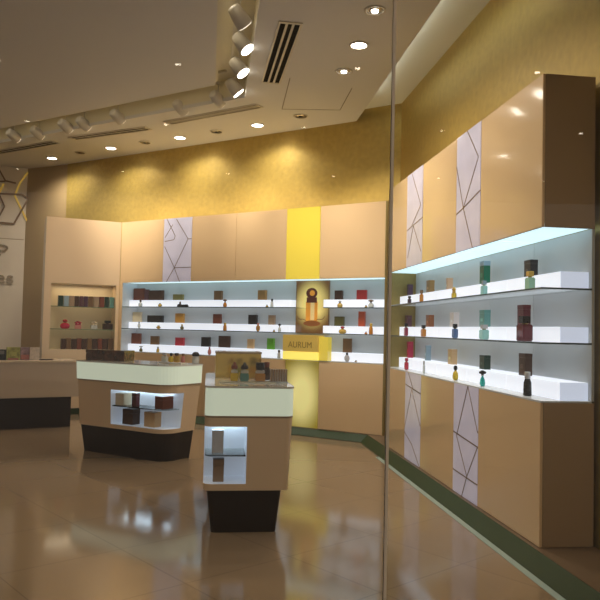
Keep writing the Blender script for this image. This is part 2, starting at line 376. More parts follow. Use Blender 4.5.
ENDP = mat('brown_end_panel', (.38,.26,.15), .22, coat=.4)
box('upper_carcass', 0, XR1-.02, .02, DEP-.002, ZN1+.03, ZT, CREAM, cabR); box('lower_carcass', 0, XR1-.02, .02, DEP-.002, ZP+.002, ZN0-.012, CREAM, cabR)
e1 = box('end_panel', XR1-.018, XR1, .021, DEP-.002, ZN1, ZT, ENDP, cabR, .002); e1['label'] = 'brown end panel'
e2 = box('end_panel', XR1-.018, XR1, .021, DEP-.002, ZP+.002, ZN0-.012, ENDP, cabR, .002); e2['label'] = 'brown end panel'
xg = xs(FR, 410.5, 320, DEP-.02)
gp = box('gold_back_panel', 0, xg, DEP-.02, DEP, ZN0, ZN1, OLIVE, cabR); gp['label'] = 'olive gold strip of niche back'
gs = box('gold_back_panel', -.02, 0, .0, DEP, ZP+.002, ZT, OLIVE, cabR); gs['label'] = 'olive gold end of the cabinet'
nb = [xg] + [xs(FR, p, 285, DEP-.02) for p in (436, 453, 490)] + [xs(FR, 560,285,DEP-.02), XR1-.002]
nb = [xg + (XR1-.002-xg)*k/5 for k in range(6)]
for a, b in zip(nb, nb[1:]): box('back_panel', a+.003, b-.003, DEP-.02, DEP, ZN0, ZN1, WHITEP, cabR)
box('niche_floor', 0, XR1, 0, DEP-.02, ZN0-.012, ZN0, WHITES, cabR)
lc = [XR1*k/5 for k in range(6)]
for a, b in zip(lc, lc[1:]): box('niche_ceiling_light', a+.006, b-.006, .012, DEP-.022, ZN1+.004, ZN1+.028, LIGHTC, cabR)
RSR = .16
xe = xs(FR, 560.5, 335, RSR)
x0r = xs(FR, 394, 330, RSR)
for k,(z0,z1) in enumerate(RZ):
    zlo = z0+.006 if k<2 else z0
    n = 5
    seg = [x0r + (xe-.004-x0r)*j/n for j in range(n+1)]
    for a, b in zip(seg, seg[1:]): box('light_riser', a+.001, b-.001, RSR, DEP-.02, zlo, z1, RISER, cabR, .002)
    box('riser_end', xe-.004, xe, RSR, DEP-.02, zlo, z1, RISER2, cabR)
    if k < 2:
        g = box('glass_shelf', .0, XR1-.006, .004, DEP-.02, z0-.006, z0+.006, SHELF, cabR)
        bm = bmesh.new(); bbox(bm, 0, XR1-.002, 0, .004, z0-.006, z0+.006); bbox(bm, XR1-.006, XR1-.002, .004, DEP-.02, z0-.006, z0+.006)
        link('shelf_edge', bm, EDGE, g)
Lz(cabR)

# ---- dim cabinet beside the cash desk
S0 = F1.sx(45, 300)[0]
CZ0 = F1.sx(80,349)[1]; CZ1 = F1.sx(80,284)[1]; SH1 = F1.sx(85,307)[1]; SH2 = F1.sx(85,329.5)[1]
cab1 = empty('alcove_cabinet', F1.w(0,0,ZP), F1.rz, label='dim beige cabinet with glass shelves behind the cash desk', cat='cabinet')
sa, sb = F1.sx(50.5,310)[0], F1.sx(115.5,310)[0]
box('upper_panel', S0, 0-.004, 0, .02, CZ1, ZT, BEIGE2, cab1, .003); box('lower_panel', S0, -.004, 0, .02, ZP+.002, CZ0-.01, BEIGE2, cab1, .003)
box('carcass', S0, -.02, .37, .40, ZP+.002, ZT, CREAM, cab1)
box('side_panel', S0, sa, .0, .37, CZ0-.01, CZ1, BEIGE2, cab1); box('side_panel', sb, -.004, .0, .37, CZ0-.01, CZ1, BEIGE, cab1)
box('niche_top', S0, -.01, .02, .37, CZ1, CZ1+.02, CREAM, cab1); box('niche_floor', S0, -.01, .02, .37, CZ0-.03, CZ0-.01, CREAM, cab1)
box('end_panel', S0-.02, S0, 0, .40, ZP+.002, ZT, BEIGE2, cab1)
box('plinth', S0, -.01, .0, .38, .002, ZP, GREEN, cab1)
for z in (SH1, SH2):
    g = box('glass_shelf', sa, sb, .02, .37, z-.005, z+.005, SHELF, cab1); box('shelf_edge', sa, sb, .016, .02, z-.005, z+.005, mat('green_glass_edge', (.10,.17,.10), .2), g)
Lz(cab1)

# ------------------------------------------------------------------ perfume cartons and bottles
PAL = {}
def cm(col, rough=.3, metal=0, coat=.0):
    k = (col, rough, metal)
    if k not in PAL: PAL[k] = mat('carton_%02d'%len(PAL), col, rough, metal, coat=coat, spec=.3)
    return PAL[k]
def gm(col, trans=.4):
    k = ('g', col, trans)
    if k not in PAL: PAL[k] = mat('perfume_glass_%02d'%len(PAL), col, .05, trans=trans, ior=1.35)
    return PAL[k]
COL = {'dark purple':(.07,.03,.06),'brown gold':(.33,.18,.06),'peach':(.66,.40,.24),'green':(.0,.14,.07),'black':(.012,.012,.013),'purple brown':(.10,.04,.05),
 'russet':(.28,.10,.04),'white and peach':(.70,.62,.58),'teal':(.12,.30,.27),'maroon':(.09,.01,.015),'crimson':(.42,.02,.06),'slate blue':(.28,.38,.44),'tan':(.62,.40,.20),
 'dark green':(.008,.035,.022),'dark brown':(.055,.025,.015),'red brown':(.16,.04,.02),'olive':(.22,.19,.06),'orange':(.55,.27,.05),'cream':(.62,.50,.33),
 'red and white':(.55,.03,.05),'brown':(.16,.085,.035),'grey tan':(.32,.22,.14),'bright green':(.11,.36,.02),'red':(.42,.03,.03),'brick red':(.42,.07,.03),'dark olive':(.09,.08,.02),
 'amber':(.70,.28,.03),'yellow':(.80,.58,.04),'aqua':(.42,.78,.74),'pale green':(.40,.70,.52),'magenta':(.35,.01,.06),'blue':(.10,.20,.42),'clear':(.75,.78,.76),'deep red':(.16,.008,.02),
 'pink':(.75,.30,.25),'gold':(.72,.48,.10),'silver':(.55,.55,.55),'turquoise':(.02,.55,.50),'bronze':(.25,.15,.08),'red glass':(.60,.02,.06), 'white':(.7,.68,.62), 'deep gold':(.5,.3,.04)}
def carton(fr, px, pxw, py, hpx, d, z, cname, label, group, deep=.055, plate=False, turn=0, two=None):
    x, _ = fr.sx(px, py, d); p = fr.w(x, 0, 0); 
    a0 = fr.sx(px-pxw/2, py, d)[0]; a1 = fr.sx(px+pxw/2, py, d)[0]; 
    w = abs(a1-a0)
    q = fr.w(x, d, z); dist = q.y
    h = hpx*dist/F
    if fr is FR:   # seen obliquely: split the seen width over front and side
        w = max(.035, min(.11, (pxw*dist/F - deep*.9)/.35)) if pxw*dist/F > deep*.9+.012 else .04
    name = 'perfume_carton'
    if not plate:
        o = box(name, -w/2, w/2, -deep/2, deep/2, 0, h, cm(COL[cname]), None, .0015, 1)
        o.location = q; o.rotation_euler = (0,0,fr.rz+turn); tag(o, label, 'perfume box', group); return o
    r = empty(name, q, fr.rz+turn, label=label, cat='perfume box', group=group)
    box('carton_body', -w/2, w/2, -deep/2, deep/2, 0, h*.8, cm(COL[cname]), r, .0015, 1)
    box('carton_lid', -w/2-.0008, w/2+.0008, -deep/2-.0008, deep/2+.0008, h*.8+.0006, h, cm(COL[cname] if not two else COL[two]), r, .0015, 1)
    box('carton_label', -w*.22, w*.22, -deep/2-.002, -deep/2, h*.32, h*.5, cm(tuple(min(.8,c*1.7+.03) for c in COL[cname])), r)
    return r
def bottle(fr, px, pxw, hpx, py, d, z, cname, cap, kind, label, group, at=None, dist=None, rz=None):
    if at is None:
        x, _ = fr.sx(px, py, d); q = fr.w(x, d, z); rz = fr.rz
    else: q = Vector(at)
    dist = q.y
    w = pxw*dist/F*1.2; h = hpx*dist/F*1.04
    r = empty('perfume_bottle', q, rz or 0, label=label, cat='perfume bottle', group=group)
    B = gm(COL[cname]); K = cm(COL[cap], .2, .3)
    R_ = w/2
    if kind == 'square':
        bm = bmesh.new(); bbox(bm, -R_, R_, -R_*.6, R_*.6, 0, h*.66, min(.006, R_*.3), 2); link('bottle_body', bm, B, r)
        lathe_obj('neck', [(R_*.35,h*.66),(R_*.35,h*.72)], cm(COL['gold'],.2,.8), r, 12)
        bm = bmesh.new(); bbox(bm, -R_*.6, R_*.6, -R_*.5, R_*.5, h*.72, h, .002, 1); link('bottle_cap', bm, K, r)
    elif kind == 'round':
        lathe_obj('bottle_body', [(R_*.55,0),(R_*.9,h*.08),(R_,h*.3),(R_*.85,h*.5),(R_*.4,h*.62)], B, r, 18, sy=.7)
        lathe_obj('neck', [(R_*.3,h*.62),(R_*.3,h*.7)], cm(COL['gold'],.2,.8), r, 12)
        lathe_obj('bottle_cap', [(R_*.35,h*.7),(R_*.5,h*.78),(R_*.45,h*.94),(R_*.2,h)], K, r, 14)
    elif kind == 'slim':
        lathe_obj('bottle_body', [(R_*.8,0),(R_,h*.03),(R_*.9,h*.55),(R_*.6,h*.7)], B, r, 16)
        lathe_obj('bottle_cap', [(R_*.6,h*.7),(R_*.7,h*.74),(R_*.7,h*.98),(R_*.5,h)], K, r, 14)
    elif kind == 'flask':
        lathe_obj('bottle_body', [(R_*.7,0),(R_,h*.15),(R_*.8,h*.42),(R_*.35,h*.6),(R_*.3,h*.66)], B, r, 18, sy=.6)
        lathe_obj('neck', [(R_*.34,h*.66),(R_*.34,h*.74)], cm(COL['silver'],.2,.9), r, 12)
        lathe_obj('bottle_cap', [(R_*.2,h*.74),(R_*.8,h*.8),(R_*.9,h*.9),(R_*.25,h)], K, r, 14)
    elif kind == 'flower':
        bm = bmesh.new(); bbox(bm, -R_*.8, R_*.8, -R_*.5, R_*.5, 0, h*.5, .004, 2); link('bottle_body', bm, B, r)
        bm = bmesh.new()
        for k in range(5):
            a = k*2*math.pi/5+.3; lathe(bm, [(0.001,h*.62+math.sin(a)*h*.18),(R_*.42,h*.68+math.sin(a)*h*.18),(R_*.42,h*.8+math.sin(a)*h*.18),(0.001,h*.86+math.sin(a)*h*.18)], 8, cx=math.cos(a)*R_*.5)
        bbox(bm, -R_*.15, R_*.15, -R_*.15, R_*.15, h*.5, h*.66); link('bottle_cap', bm, K, r)
    elif kind == 'oval':
        bm = bmesh.new(); bmesh.ops.create_uvsphere(bm, u_segments=16, v_segments=10, radius=1)
        for vv in bm.verts: vv.co = Vector((vv.co.x*R_, vv.co.y*R_*.5, h*.38+max(vv.co.z,-.96)*h*.40))
        link('bottle_body', bm, B, r, True)
        lathe_obj('bottle_cap', [(R_*.3,h*.76),(R_*.4,h*.8),(R_*.4,h),(R_*.3,h*1.0)], K, r, 12)
    return r
ORD = ['first','second','third','fourth','fifth','sixth','seventh','eighth','ninth','tenth','eleventh','twelfth']
TIER = ['top','middle','bottom']
# right wing: (tier, x centre, width, y, height, colour)
WR = [(0,[(410,6,288,12,'dark purple'),(430.5,10,284,13,'brown gold'),(449.5,5,281,12.5,'peach'),(485,10,270,24,'green'),(531,14,265,18,'black')]),
      (1,[(408.5,7,319,11.5,'purple brown'),(430,9,319,12,'russet'),(454.5,12,317,14.5,'white and peach'),(485,14,317,17,'teal'),(524,12,314,22,'maroon')]),
      (2,[(410,6.5,349,16,'crimson'),(428,6,352,15,'slate blue'),(452.5,11,356,15,'tan'),(485,14,362,14,'dark green'),(525.5,12.5,362,22,'dark brown')])]
for t, row in WR:
    for i,(px,w,py,h,c) in enumerate(row):
        carton(FR, px, w, py, h, .25, RZ[t][1]+.0005, c, f'{c} perfume carton on {TIER[t]} lit riser of wing cabinet, {ORD[len(row)-1-i]} from open end', f'cartons on the {TIER[t]} riser of the wing cabinet', .06, True, two=('slate blue' if c=='green' else None))
WRb = [(0,[(409.5,4,7.5,298,'dark purple','black','square'),(421.5,4,12,297,'amber','bronze','square'),(454,6,11,294,'yellow','gold','flower'),(484,6.5,14,288,'aqua','slate blue','square'),(530,9,18,280,'pale green','gold','square')]),
       (1,[(406,4.5,12,331,'magenta','black','square'),(423.5,5.5,11,331,'amber','black','square'),(455,6,13.5,331,'blue','black','square'),(484,9,14,335,'aqua','silver','square'),(524.5,14,24,332,'deep red','black','square')]),
       (2,[(406.5,4.5,11,362,'red glass','crimson','square'),(424,2.2,12,366,'clear','silver','slim'),(455.5,6.5,14,371,'yellow','black','round'),(482.5,7,15,380,'turquoise','black','flask'),(527.5,7,23,385,'black','silver','slim')])]
for t, row in WRb:
    for i,(px,w,h,py,c,cap,k) in enumerate(row):
        bottle(FR, px, w, h, py, .08, SHZ[t]+.0065 if t<2 else ZN0+.0005, c, cap, k, f'{c} bottle with {cap} cap on {TIER[t]} wing shelf, {ORD[len(row)-1-i]} from open end', f'bottles on the {TIER[t]} shelf of the wing cabinet')
# back wall, left of the poster and right of it
BB = [(0,'before',[(139.5,10,294,12,'red brown'),(147,4,295,11,'purple brown'),(156.5,14,295,10,'dark brown'),(178.5,9.5,297,6,'olive'),(218.5,7.5,295,9.5,'brown'),(262.5,8,295,10,'brown gold')]),
      (1,'before',[(137.5,8,317,10,'cream'),(155.5,15,320,7,'black'),(180,8,318,9.5,'orange'),(217.5,7.5,318,9.5,'red brown'),(253,8,319,9.5,'black'),(272,6,319,9.5,'grey tan')]),
      (2,'before',[(136,9.5,338,10.5,'red brown'),(155,7.5,339,8.5,'brown'),(180,8,341,8,'red and white'),(206,8,341,9.5,'black'),(224.5,10.5,341,11.5,'dark brown'),(251,6,343,9.5,'tan'),(271,6.5,343,11,'bright green')]),
      (0,'after',[(339,7.5,294,9.5,'dark brown'),(362,9.5,293,10,'red')]),(1,'after',[(339.5,9,320,9.5,'dark olive'),(362,6,317,15,'brick red')]),(2,'after',[(347.5,8,345,14,'brown')])]
for t, side, row in BB:
    for i,(px,w,py,h,c) in enumerate(row):
        wh = f'{ORD[i]} from the white end' if side=='before' else f'{ORD[i]} past the poster'
        carton(FB, px, w, py, h, .27, RZ[t][1]+.0005, c, f'{c} carton on {TIER[t]} riser of long wall cabinet, {wh}', f'cartons on the {TIER[t]} riser of the wall cabinet', .045 if w>5 else .03)
BBb = [(0,'before',[(140.5,4,6.5,303,'clear','dark brown','round'),(160,4.5,3.5,305,'gold','silver','oval'),(225,4,7.5,304,'amber','brown','flask'),(267,2.5,2.5,306,'deep gold','gold','round'),(272,2.6,8,303,'clear','black','slim')]),
       (1,'before',[(139,3,6.5,326,'clear','slate blue','oval'),(158.5,4.5,3.5,327,'gold','silver','oval'),(182,3.6,5,328,'olive','gold','round'),(225,3.2,7.5,327,'amber','gold','slim'),(258,4,8,328,'orange','pink','oval'),(274,2.4,2.2,331,'deep gold','brown','round'),(279.5,3,8,329,'clear','black','flask')]),
       (2,'before',[(141,3.6,5.5,348,'olive','silver','flask'),(158,2.6,5.5,348,'gold','white','slim'),(209.5,3.6,7.5,350,'pink','crimson','oval'),(279,2.8,8,353,'silver','dark brown','slim')]),
       (0,'after',[(340,5,6.5,303,'gold','silver','round'),(366,2.6,2.5,306,'deep gold','brown','round'),(371,5.5,7.5,303,'clear','bronze','flask')]),
       (1,'after',[(342.5,7,7,330,'gold','crimson','round'),(366,2.8,2.5,333,'amber','brown','round'),(371,3.5,10.5,327,'amber','gold','slim')]),
       (2,'after',[(347,5,8.5,356,'silver','black','oval'),(356,2.5,2,360,'bronze','brown','round')])]
for t, side, row in BBb:
    for i,(px,w,h,py,c,cap,k) in enumerate(row):
        wh = f'{ORD[i]} from white end' if side=='before' else f'{ORD[i]} past the poster'
        bottle(FB, px, w, h, py, .07, SHZ[t]+.0065 if t<2 else ZN0+.0005, c, cap, k, f'{c} bottle with {cap} cap on {TIER[t]} wall shelf, {wh}', f'bottles on the {TIER[t]} shelf of the wall cabinet')
# low black shoe-shaped flacon on the top shelf
x,_ = FB.sx(183,304,.07); q = FB.w(x,.07,SHZ[0]+.0065)
sh = empty('shoe_flacon', q, FB.rz, label='black shoe shaped flacon lying on the top shelf under the patterned column', cat='perfume bottle')
L_=.115; bm = bmesh.new()
sec = [(-L_,.030,.020),(-L_*.6,.040,.045),(-L_*.2,.028,.050),(L_*.3,.030,.028),(L_*.8,.032,.022),(L_,.012,.010)]
rings=[]
for (xx,hh,ww) in sec: rings.append([bm.verts.new((xx,math.cos(a)*ww*.6,max(0,hh*(.5+.5*math.sin(a))*1.3))) for a in [i*math.pi/5 for i in range(10)]])
for a,b in zip(rings,rings[1:]):
    for i in range(10): bm.faces.new((a[i],a[(i+1)%10],b[(i+1)%10],b[i]))
bm.faces.new(rings[0]); bm.faces.new(rings[-1]); link('flacon_body', bm, cm(COL['black']), sh, True)
lathe_obj('flacon_cap', [(.012,.045),(.018,.06),(.010,.085)], cm(COL['brown']), sh, 10, cx=-.06)

# dim cabinet stock
def stock(px, w, py, h, z, c, lab, grp, kind='carton'):
    x,_ = F1.sx(px,py,.15); q = F1.w(x,.15,z); wm = w*q.y/F*.93; hm = h*q.y/F
    if kind=='carton':
        o = box('gift_carton', -wm/2, wm/2, -.05, .05, 0, hm, cm(COL[c]), None, .002, 1); o.location=q; o.rotation_euler=(0,0,F1.rz); tag(o, lab, 'gift box', grp)
cols = [(60.5,5,'dark green'),(66,5,'slate blue'),(71.5,5,'grey tan'),(76.5,4,'dark brown'),(81,4,'purple brown'),(85.5,4,'dark purple'),(90.5,5,'brown'),(96,5,'grey tan'),(101.5,5,'red brown'),(106.5,4,'dark green'),(111.5,4.5,'teal')]
for i,(px,w,c) in enumerate(cols):
    stock(px, w, 300, 10.5, SH1+.006, c, f'{c} gift box on upper shelf of dim cabinet, {ORD[i]} from gold wall', 'boxes on the upper shelf of the dim cabinet')
for i in range(10):
    c = ['dark brown','brown','dark brown','red brown'][i%4]
    stock(63.3+5.2*i, 4.8, 341, 10.5+.4*(i%2), CZ0-.0095, c, f'{c} boxed set on lowest ledge of dim cabinet, {ORD[i]} from gold wall', 'boxes on the lowest ledge of the dim cabinet')
for i,(px,w,h,c,cap,k,lab) in enumerate([(65,8,9,'red glass','red','round','squat red bottle on the lower glass shelf of the dim cabinet'),
      (78,6.5,7.5,'pink','crimson','flower','pink bottle with flower stopper on the lower glass shelf, dim cabinet'),
      (94,6.5,7.5,'white','cream','flower','cream bottle with flower stopper on the lower glass shelf, dim cabinet'),
      (107.5,8,8.5,'dark brown','black','square','dark brown square bottle on the lower glass shelf of the dim cabinet')]):
    bottle(F1, px, w, h, 325, .15, SH2+.006, c, cap, k, lab, 'bottles in the dim cabinet')

# ------------------------------------------------------------------ island counters
def rounded(x0,x1,y0,y1, rr, n=8):
    """outline, radii rr = (front-left, front-right, back-right, back-left); y0 is the front"""
    pts = []
    for (cx,cy,r,a0) in ((x0,y0,rr[0],math.pi),(x1,y0,rr[1],1.5*math.pi),(x1,y1,rr[2],0),(x0,y1,rr[3],.5*math.pi)):
        ox = cx + (r if cx==x0 else -r); oy = cy + (r if cy==y0 else -r)
        for i in range(n+1):
            a = a0 + i/n*math.pi/2; pts.append((ox+r*math.cos(a), oy+r*math.sin(a)))
    return pts
def shrink(x0,x1,y0,y1,rr,d): return rounded(x0+d[0],x1-d[1],y0+d[2],y1-d[3],[max(.02,r-max(d)*.3) for r in rr])
def island(o, ang, L, W, rr, inset_t, inset_b, base_in, niche, name, label, wall_t=.02):
    """body lofts from inset_b (bottom) to inset_t (top); niche = (x0,x1,z0,z1,wrap side) cut with a boolean"""
    fr = Frame(o, ang)
    root = empty(name, fr.w(0,0,0), fr.rz, label=label, cat='display counter')
    e = base_in
    prism('base', shrink(0,L,0,W,rr,e[0]), 0, .312, BLACKB, root, shrink(0,L,0,W,rr,e[1]))
    body = prism('body', shrink(0,L,0,W,rr,inset_b), .312, .84, BEIGE2, root, shrink(0,L,0,W,rr,inset_t))
    x0,x1,y0,y1,z0,z1 = niche
    bm = bmesh.new(); bbox(bm, x0,x1,y0,y1,z0,z1); cut = link('cut', bm, WHITES)
    cut.parent = root
    body.data.materials.append(NICHE)
    md = body.modifiers.new('n','BOOLEAN'); md.operation='DIFFERENCE'; md.object=cut; md.solver='EXACT'
    if hasattr(md,'material_mode'): md.material_mode = 'TRANSFER'
    cut.data.materials.clear(); cut.data.materials.append(NICHE)
    bpy.context.view_layer.update()
    me = D.meshes.new_from_object(body.evaluated_get(bpy.context.evaluated_depsgraph_get()))
    body.modifiers.clear(); body.data = me; me.name = 'body'
    D.objects.remove(cut)
    prism('rim', shrink(0,L,0,W,rr,[k*.6 for k in inset_t]), .841, .853, mat('rim_trim', (.30,.21,.12), .3), root)
    prism('lit_band', shrink(0,L,0,W,rr,[k*.5 for k in inset_t]), .854, 1.055, GLOW, root, shrink(0,L,0,W,rr,[.004]*4))
    prism('counter_top', rounded(0,L,0,W,rr), 1.056, 1.07, CTOP, root)
    return fr, root
NICHE = mat('white_counter_niche', (.74,.80,.86), .3, emit=(.70,.82,1.0), es=.16)  # weak glow added to the niche walls to brighten them
# middle counter
A = Vector((-2.666, 8.373))
frM, islM = island(A, aB, 1.47, .62, (.03,.20,.05,.03), (.02,.02,.03,.02), (.05,.07,.05,.05), ((.10,.10,.09,.10),(.06,.08,.06,.06)),
     (.575,1.70,-.2,.30,.36,.755), 'island_counter', 'rounded island counter with glowing top band standing beside the cash desk')
LEDN = mat('counter_led', (.9,.95,1), .3, emit=(.7,.88,1.0), es=7)
nx0, nx1 = .30, 1.21-.06
def island_fit(root, shelfpts, z, ledbox):
    g = prism('glass_shelf', shelfpts, z, z+.010, SHELF, root)
    g2 = prism('shelf_edge', shelfpts, z-.0015, z-.0003, EDGE, g)
    l = box('led_strip', *ledbox, LEDN, root)
    return g
sp = [p for p in rounded(.58,1.385,.06,.295,(.005,.19,.005,.005))]
island_fit(islM, sp, .565, (.62,1.30,.26,.29,.745,.752))
# near counter
A2 = Vector((-.677, 5.117))
frN, islN = island(A2, 82.7, .66, 1.50, (.07,.06,.06,.06), (.005,.008,.005,.02), (.005,.03,.01,.03), ((.07,.115,.05,.12),(.03,.08,.03,.08)),
     (-.2,.315,-.2,.30,.36,.775), 'island_counter', 'narrow island counter with open corner niche, the closest fitting to the shop window')
sp2 = rounded(.012,.31,.012,.296,(.06,.005,.005,.005))
island_fit(islN, sp2, .56, (.06,.28,.24,.27,.765,.772))

# things in the niches and on the tops
def on(fr, x, d, z): return fr.w(x,d,z)
def cube_box(fr, x, d, z, w, dp, h, c, label, group, name='perfume_carton', turn=0, cat='perfume box', m=None):
    r = empty(name, on(fr,x,d,z), fr.rz+turn, label=label, cat=cat, group=group)
    box('carton_body', -w/2,w/2,-dp/2,dp/2,0,h*.72, m or cm(COL[c]), r, .002,1); box('carton_lid', -w/2-.001,w/2+.001,-dp/2-.001,dp/2+.001,h*.72+.0006,h, m or cm(COL[c]), r, .002,1)
    return r
G = 'cartons inside the middle counter niche'
ZS = .5755
MX = lambda px: frM.sx(px,405,.18)[0]
cube_box(frM,MX(124),.17,ZS,.13,.13,.135,'cream','cream gift carton on the glass shelf of the island counter by the cash desk',G)
cube_box(frM,MX(137.5),.15,ZS,.07,.06,.15,'maroon','slim maroon carton on the glass shelf of the island counter by the cash desk',G)
cube_box(frM,MX(163.5),.19,ZS,.13,.16,.14,'red brown','red brown cube carton on the glass shelf, rounded end of the island counter',G, turn=-.1)
cube_box(frM,MX(131),.19,.3605,.16,.12,.175,'dark brown','large dark brown carton on the niche floor of the island counter, behind the tan one',G)
cube_box(frM,MX(152.5),.19,.3605,.16,.11,.165,'tan','tan carton on the niche floor of the island counter by the cash desk',G)
mir = mat('mirror_carton', (.55,.58,.62), .12, metal=.9)
cube_box(frN,.105,.12,.5705,.085,.085,.17,'silver','mirrored silver carton on the corner shelf of the narrow counter','cartons in the corner niche of the narrow counter', m=mir)
cube_box(frN,.115,.12,.3605,.08,.08,.165,'grey tan','grey tan carton on the corner niche floor of the narrow counter','cartons in the corner niche of the narrow counter')
# big dark presentation case on the middle counter
case = empty('presentation_case', tuple(atz(110,360.3,1.0705)), frM.rz+.2, label='low dark brown tortoiseshell presentation case on the island counter by the cash desk', cat='box')
tort = mat('tortoiseshell_lacquer', (.075,.03,.014), .15, var=.7, vscale=22, coat=.6)
box('case_body', -.27,.27,-.11,.11,0,.085, tort, case, .004); box('case_lid', -.273,.273,-.113,.113,.0865,.125, tort, case, .004)
# small testers on the middle counter
Gt = 'testers on the counter by the cash desk'
tr = box('tester_tray', -.17,.17,-.06,.06,0,.012, mat('pale_tray',(.7,.68,.6),.2), None, .003); tr.location = atz(173,363.3,1.0705); tr.rotation_euler=(0,0,frM.rz); tag(tr,'pale tray of testers on the island counter by the cash desk','tray')
ZTY = 1.0830
for (x,d,w,h,c,cap,k,lab) in [(164.5,362.2,5,9,'clear','silver','square','clear square tester beside the pale tray edge nearest the brown case'),
      (171,362.3,5,9,'yellow','black','round','round yellow tester with black cap on the pale tray'),
      (176.5,362.4,4.5,9,'gold','dark brown','square','square gold tester with dark brown cap on the pale tray'),
      (183,362.4,3.5,8.5,'pink','bronze','slim','slim pink tester with bronze cap on the pale tray')]:
    bottle(None, 0, w, h, 0, 0, 0, c, cap, k, lab, Gt, at=atz(x,d,ZTY), rz=frM.rz)
dm = empty('domed_jar', tuple(atz(195.5,363.4,1.0705)), 0, label='small jar with black domed lid on the far corner of the island counter', cat='jar')
lathe_obj('jar_body', [(.038,0),(.042,.01),(.042,.075),(.036,.085)], gm(COL['clear']), dm); lathe_obj('domed_lid', [(.043,.086),(.045,.10),(.034,.125),(.012,.135)], cm(COL['black']), dm)
# near counter top
gb = empty('gold_display_box', on(frN,.275,1.0,1.0705), frN.rz, label='mirror gold display box on the narrow counter behind the tester bottles', cat='box')
gm_ = mat('mirror_gold', (.58,.42,.12), .15, metal=.8)
box('box_body', -.195,.195,-.13,.13,0,.205, gm_, gb, .003); box('box_lid', -.20,.20,-.135,.135,.2065,.222, mat('bronze_lid',(.34,.25,.13),.12,metal=.7), gb, .003)
Gn = 'tester bottles on the narrow counter'
tr2 = box('tester_tray', -.22,.22,-.075,.075,0,.008, mat('clear_tray',(.62,.6,.48),.1), None, .002); tr2.location = on(frN,.33,.40,1.0705); tr2.rotation_euler=(0,0,frN.rz); tag(tr2,'pale glossy tray under the tester bottles on the narrow counter','tray')
ZN = 1.0790
def tester(x, d, w, h, c, capc, lab, wide=False):
    r = empty('tester_bottle', on(frN,x,d,ZN), frN.rz, label=lab, cat='perfume bottle', group=Gn)
    bm=bmesh.new(); bbox(bm,-w/2,w/2,-w*.35,w*.35,0,h*.42,.005,2); link('bottle_body', bm, gm(COL[c],.35), r)
    bm=bmesh.new(); bbox(bm,-w*.46,w*.46,-w*.32,w*.32,h*.42+.0003,h*.58,.004,2); link('clear_shoulder', bm, gm(COL['clear'],.6), r)
    lathe_obj('neck', [(w*.22,h*.58),(w*.22,h*.68)], cm(COL['silver'],.2,.8), r, 12)
    lathe_obj('bottle_cap', [(w*.40,h*.64),(w*.44,h*.68),(w*.40,h*.82),(w*.22,h*.86),(w*.16,h*.98),(w*.08,h)] if not wide else [(w*.40,h*.60),(w*.44,h*.64),(w*.44,h*.92),(w*.38,h)], cm(COL[capc],.2), r, 18)
tester(.225,.40,.058,.15,'yellow','red brown','yellow tester bottle with red brown cap on the narrow counter tray')
tester(.305,.40,.068,.148,'teal','black','teal tester bottle with black cap on the narrow counter tray')
tester(.43,.42,.080,.148,'orange','black','wide orange jar with broad black cap on the narrow counter tray',True)
bottle(None,0,6.5,17,0,0,0,'dark brown','red brown','slim','slim dark brown bottle standing behind the wide orange jar',Gn,at=on(frN,.495,.57,ZN),rz=frN.rz)
ch = empty('card_holder', on(frN,.58,.42,1.0705), frN.rz, label='small ribbed brown card holder at the corner of the narrow counter', cat='card holder')
box('holder_tray', -.07,.07,-.05,.05,0,.01, gm(COL['clear'],.4), ch, .002)
for k in range(7): box('scent_card', -.065+.0195*k,-.054+.0195*k,-.045,.045,.0105,.105, cm(COL['grey tan']), ch)

# ------------------------------------------------------------------ cash desk
FC = Frame((-3.20,10.30), 60.0)
desk = empty('cash_desk', FC.w(0,0,0), FC.rz, label='long beige cash desk on a black base at the shop side', cat='counter')
box('base', -4.4,-.10,.06,.62,0,.438, BLACKB, desk); box('body', -4.5,0,0,.70,.44,.935, CASH, desk, .006); box('counter_top', -4.51,.01,-.01,.71,.9355,.96, mat('cash_top',(.62,.50,.36),.25), desk, .003)
def deskx(px,py,d): return FC.sx(px,py,d)[0]
ZD = .9605
# printed bags and cards on the desk
def card(px0,px1,h,d,m,name,lab,cat,th=.05,extra=None):
    a,b = deskx(px0,350,d), deskx(px1,350,d); r = empty(name, FC.w((a+b)/2,d,ZD), FC.rz, label=lab, cat=cat)
    w=(b-a); box('front_board', -w/2,w/2,-th/2,th/2,0,h, m, r,.002,1)
    for (nm,x0,x1,z0,z1,mm) in (extra or []): box(nm, -w/2+w*x0,-w/2+w*x1,-th/2-.003,-th/2,h*z0,h*z1,mm,r)
card(6.5,20,.185,.28, mat('lime_print',(.30,.30,.07),.4,var=.5,vscale=18),'gift_bag','lime floral gift bag standing on the cash desk','gift bag',extra=[('printed_flower',.35,.75,.3,.62,mat('leaf_print',(.42,.40,.10),.5)),('printed_band',.1,.9,.02,.16,mat('rose_print',(.40,.14,.12),.5))])
card(20.5,29.5,.185,.30, mat('violet_print',(.26,.17,.20),.4,var=.5,vscale=16),'gift_bag','violet and rose gift bag standing between lime bag and white card','gift bag',extra=[('printed_band',.05,.95,.05,.42,mat('rose_print',(.40,.14,.12),.5))])
card(30,39.5,.185,.26, mat('white_card',(.62,.52,.44),.5,var=.15,vscale=30),'price_card','white notice card standing on the cash desk','card',th=.02)
card(-4,6,.15,.35, cm(COL['black']),'card_reader','black payment terminal on the cash desk','terminal',th=.09,extra=[('screen',.2,.8,.55,.9,mat('grey_screen',(.15,.15,.15),.2))])
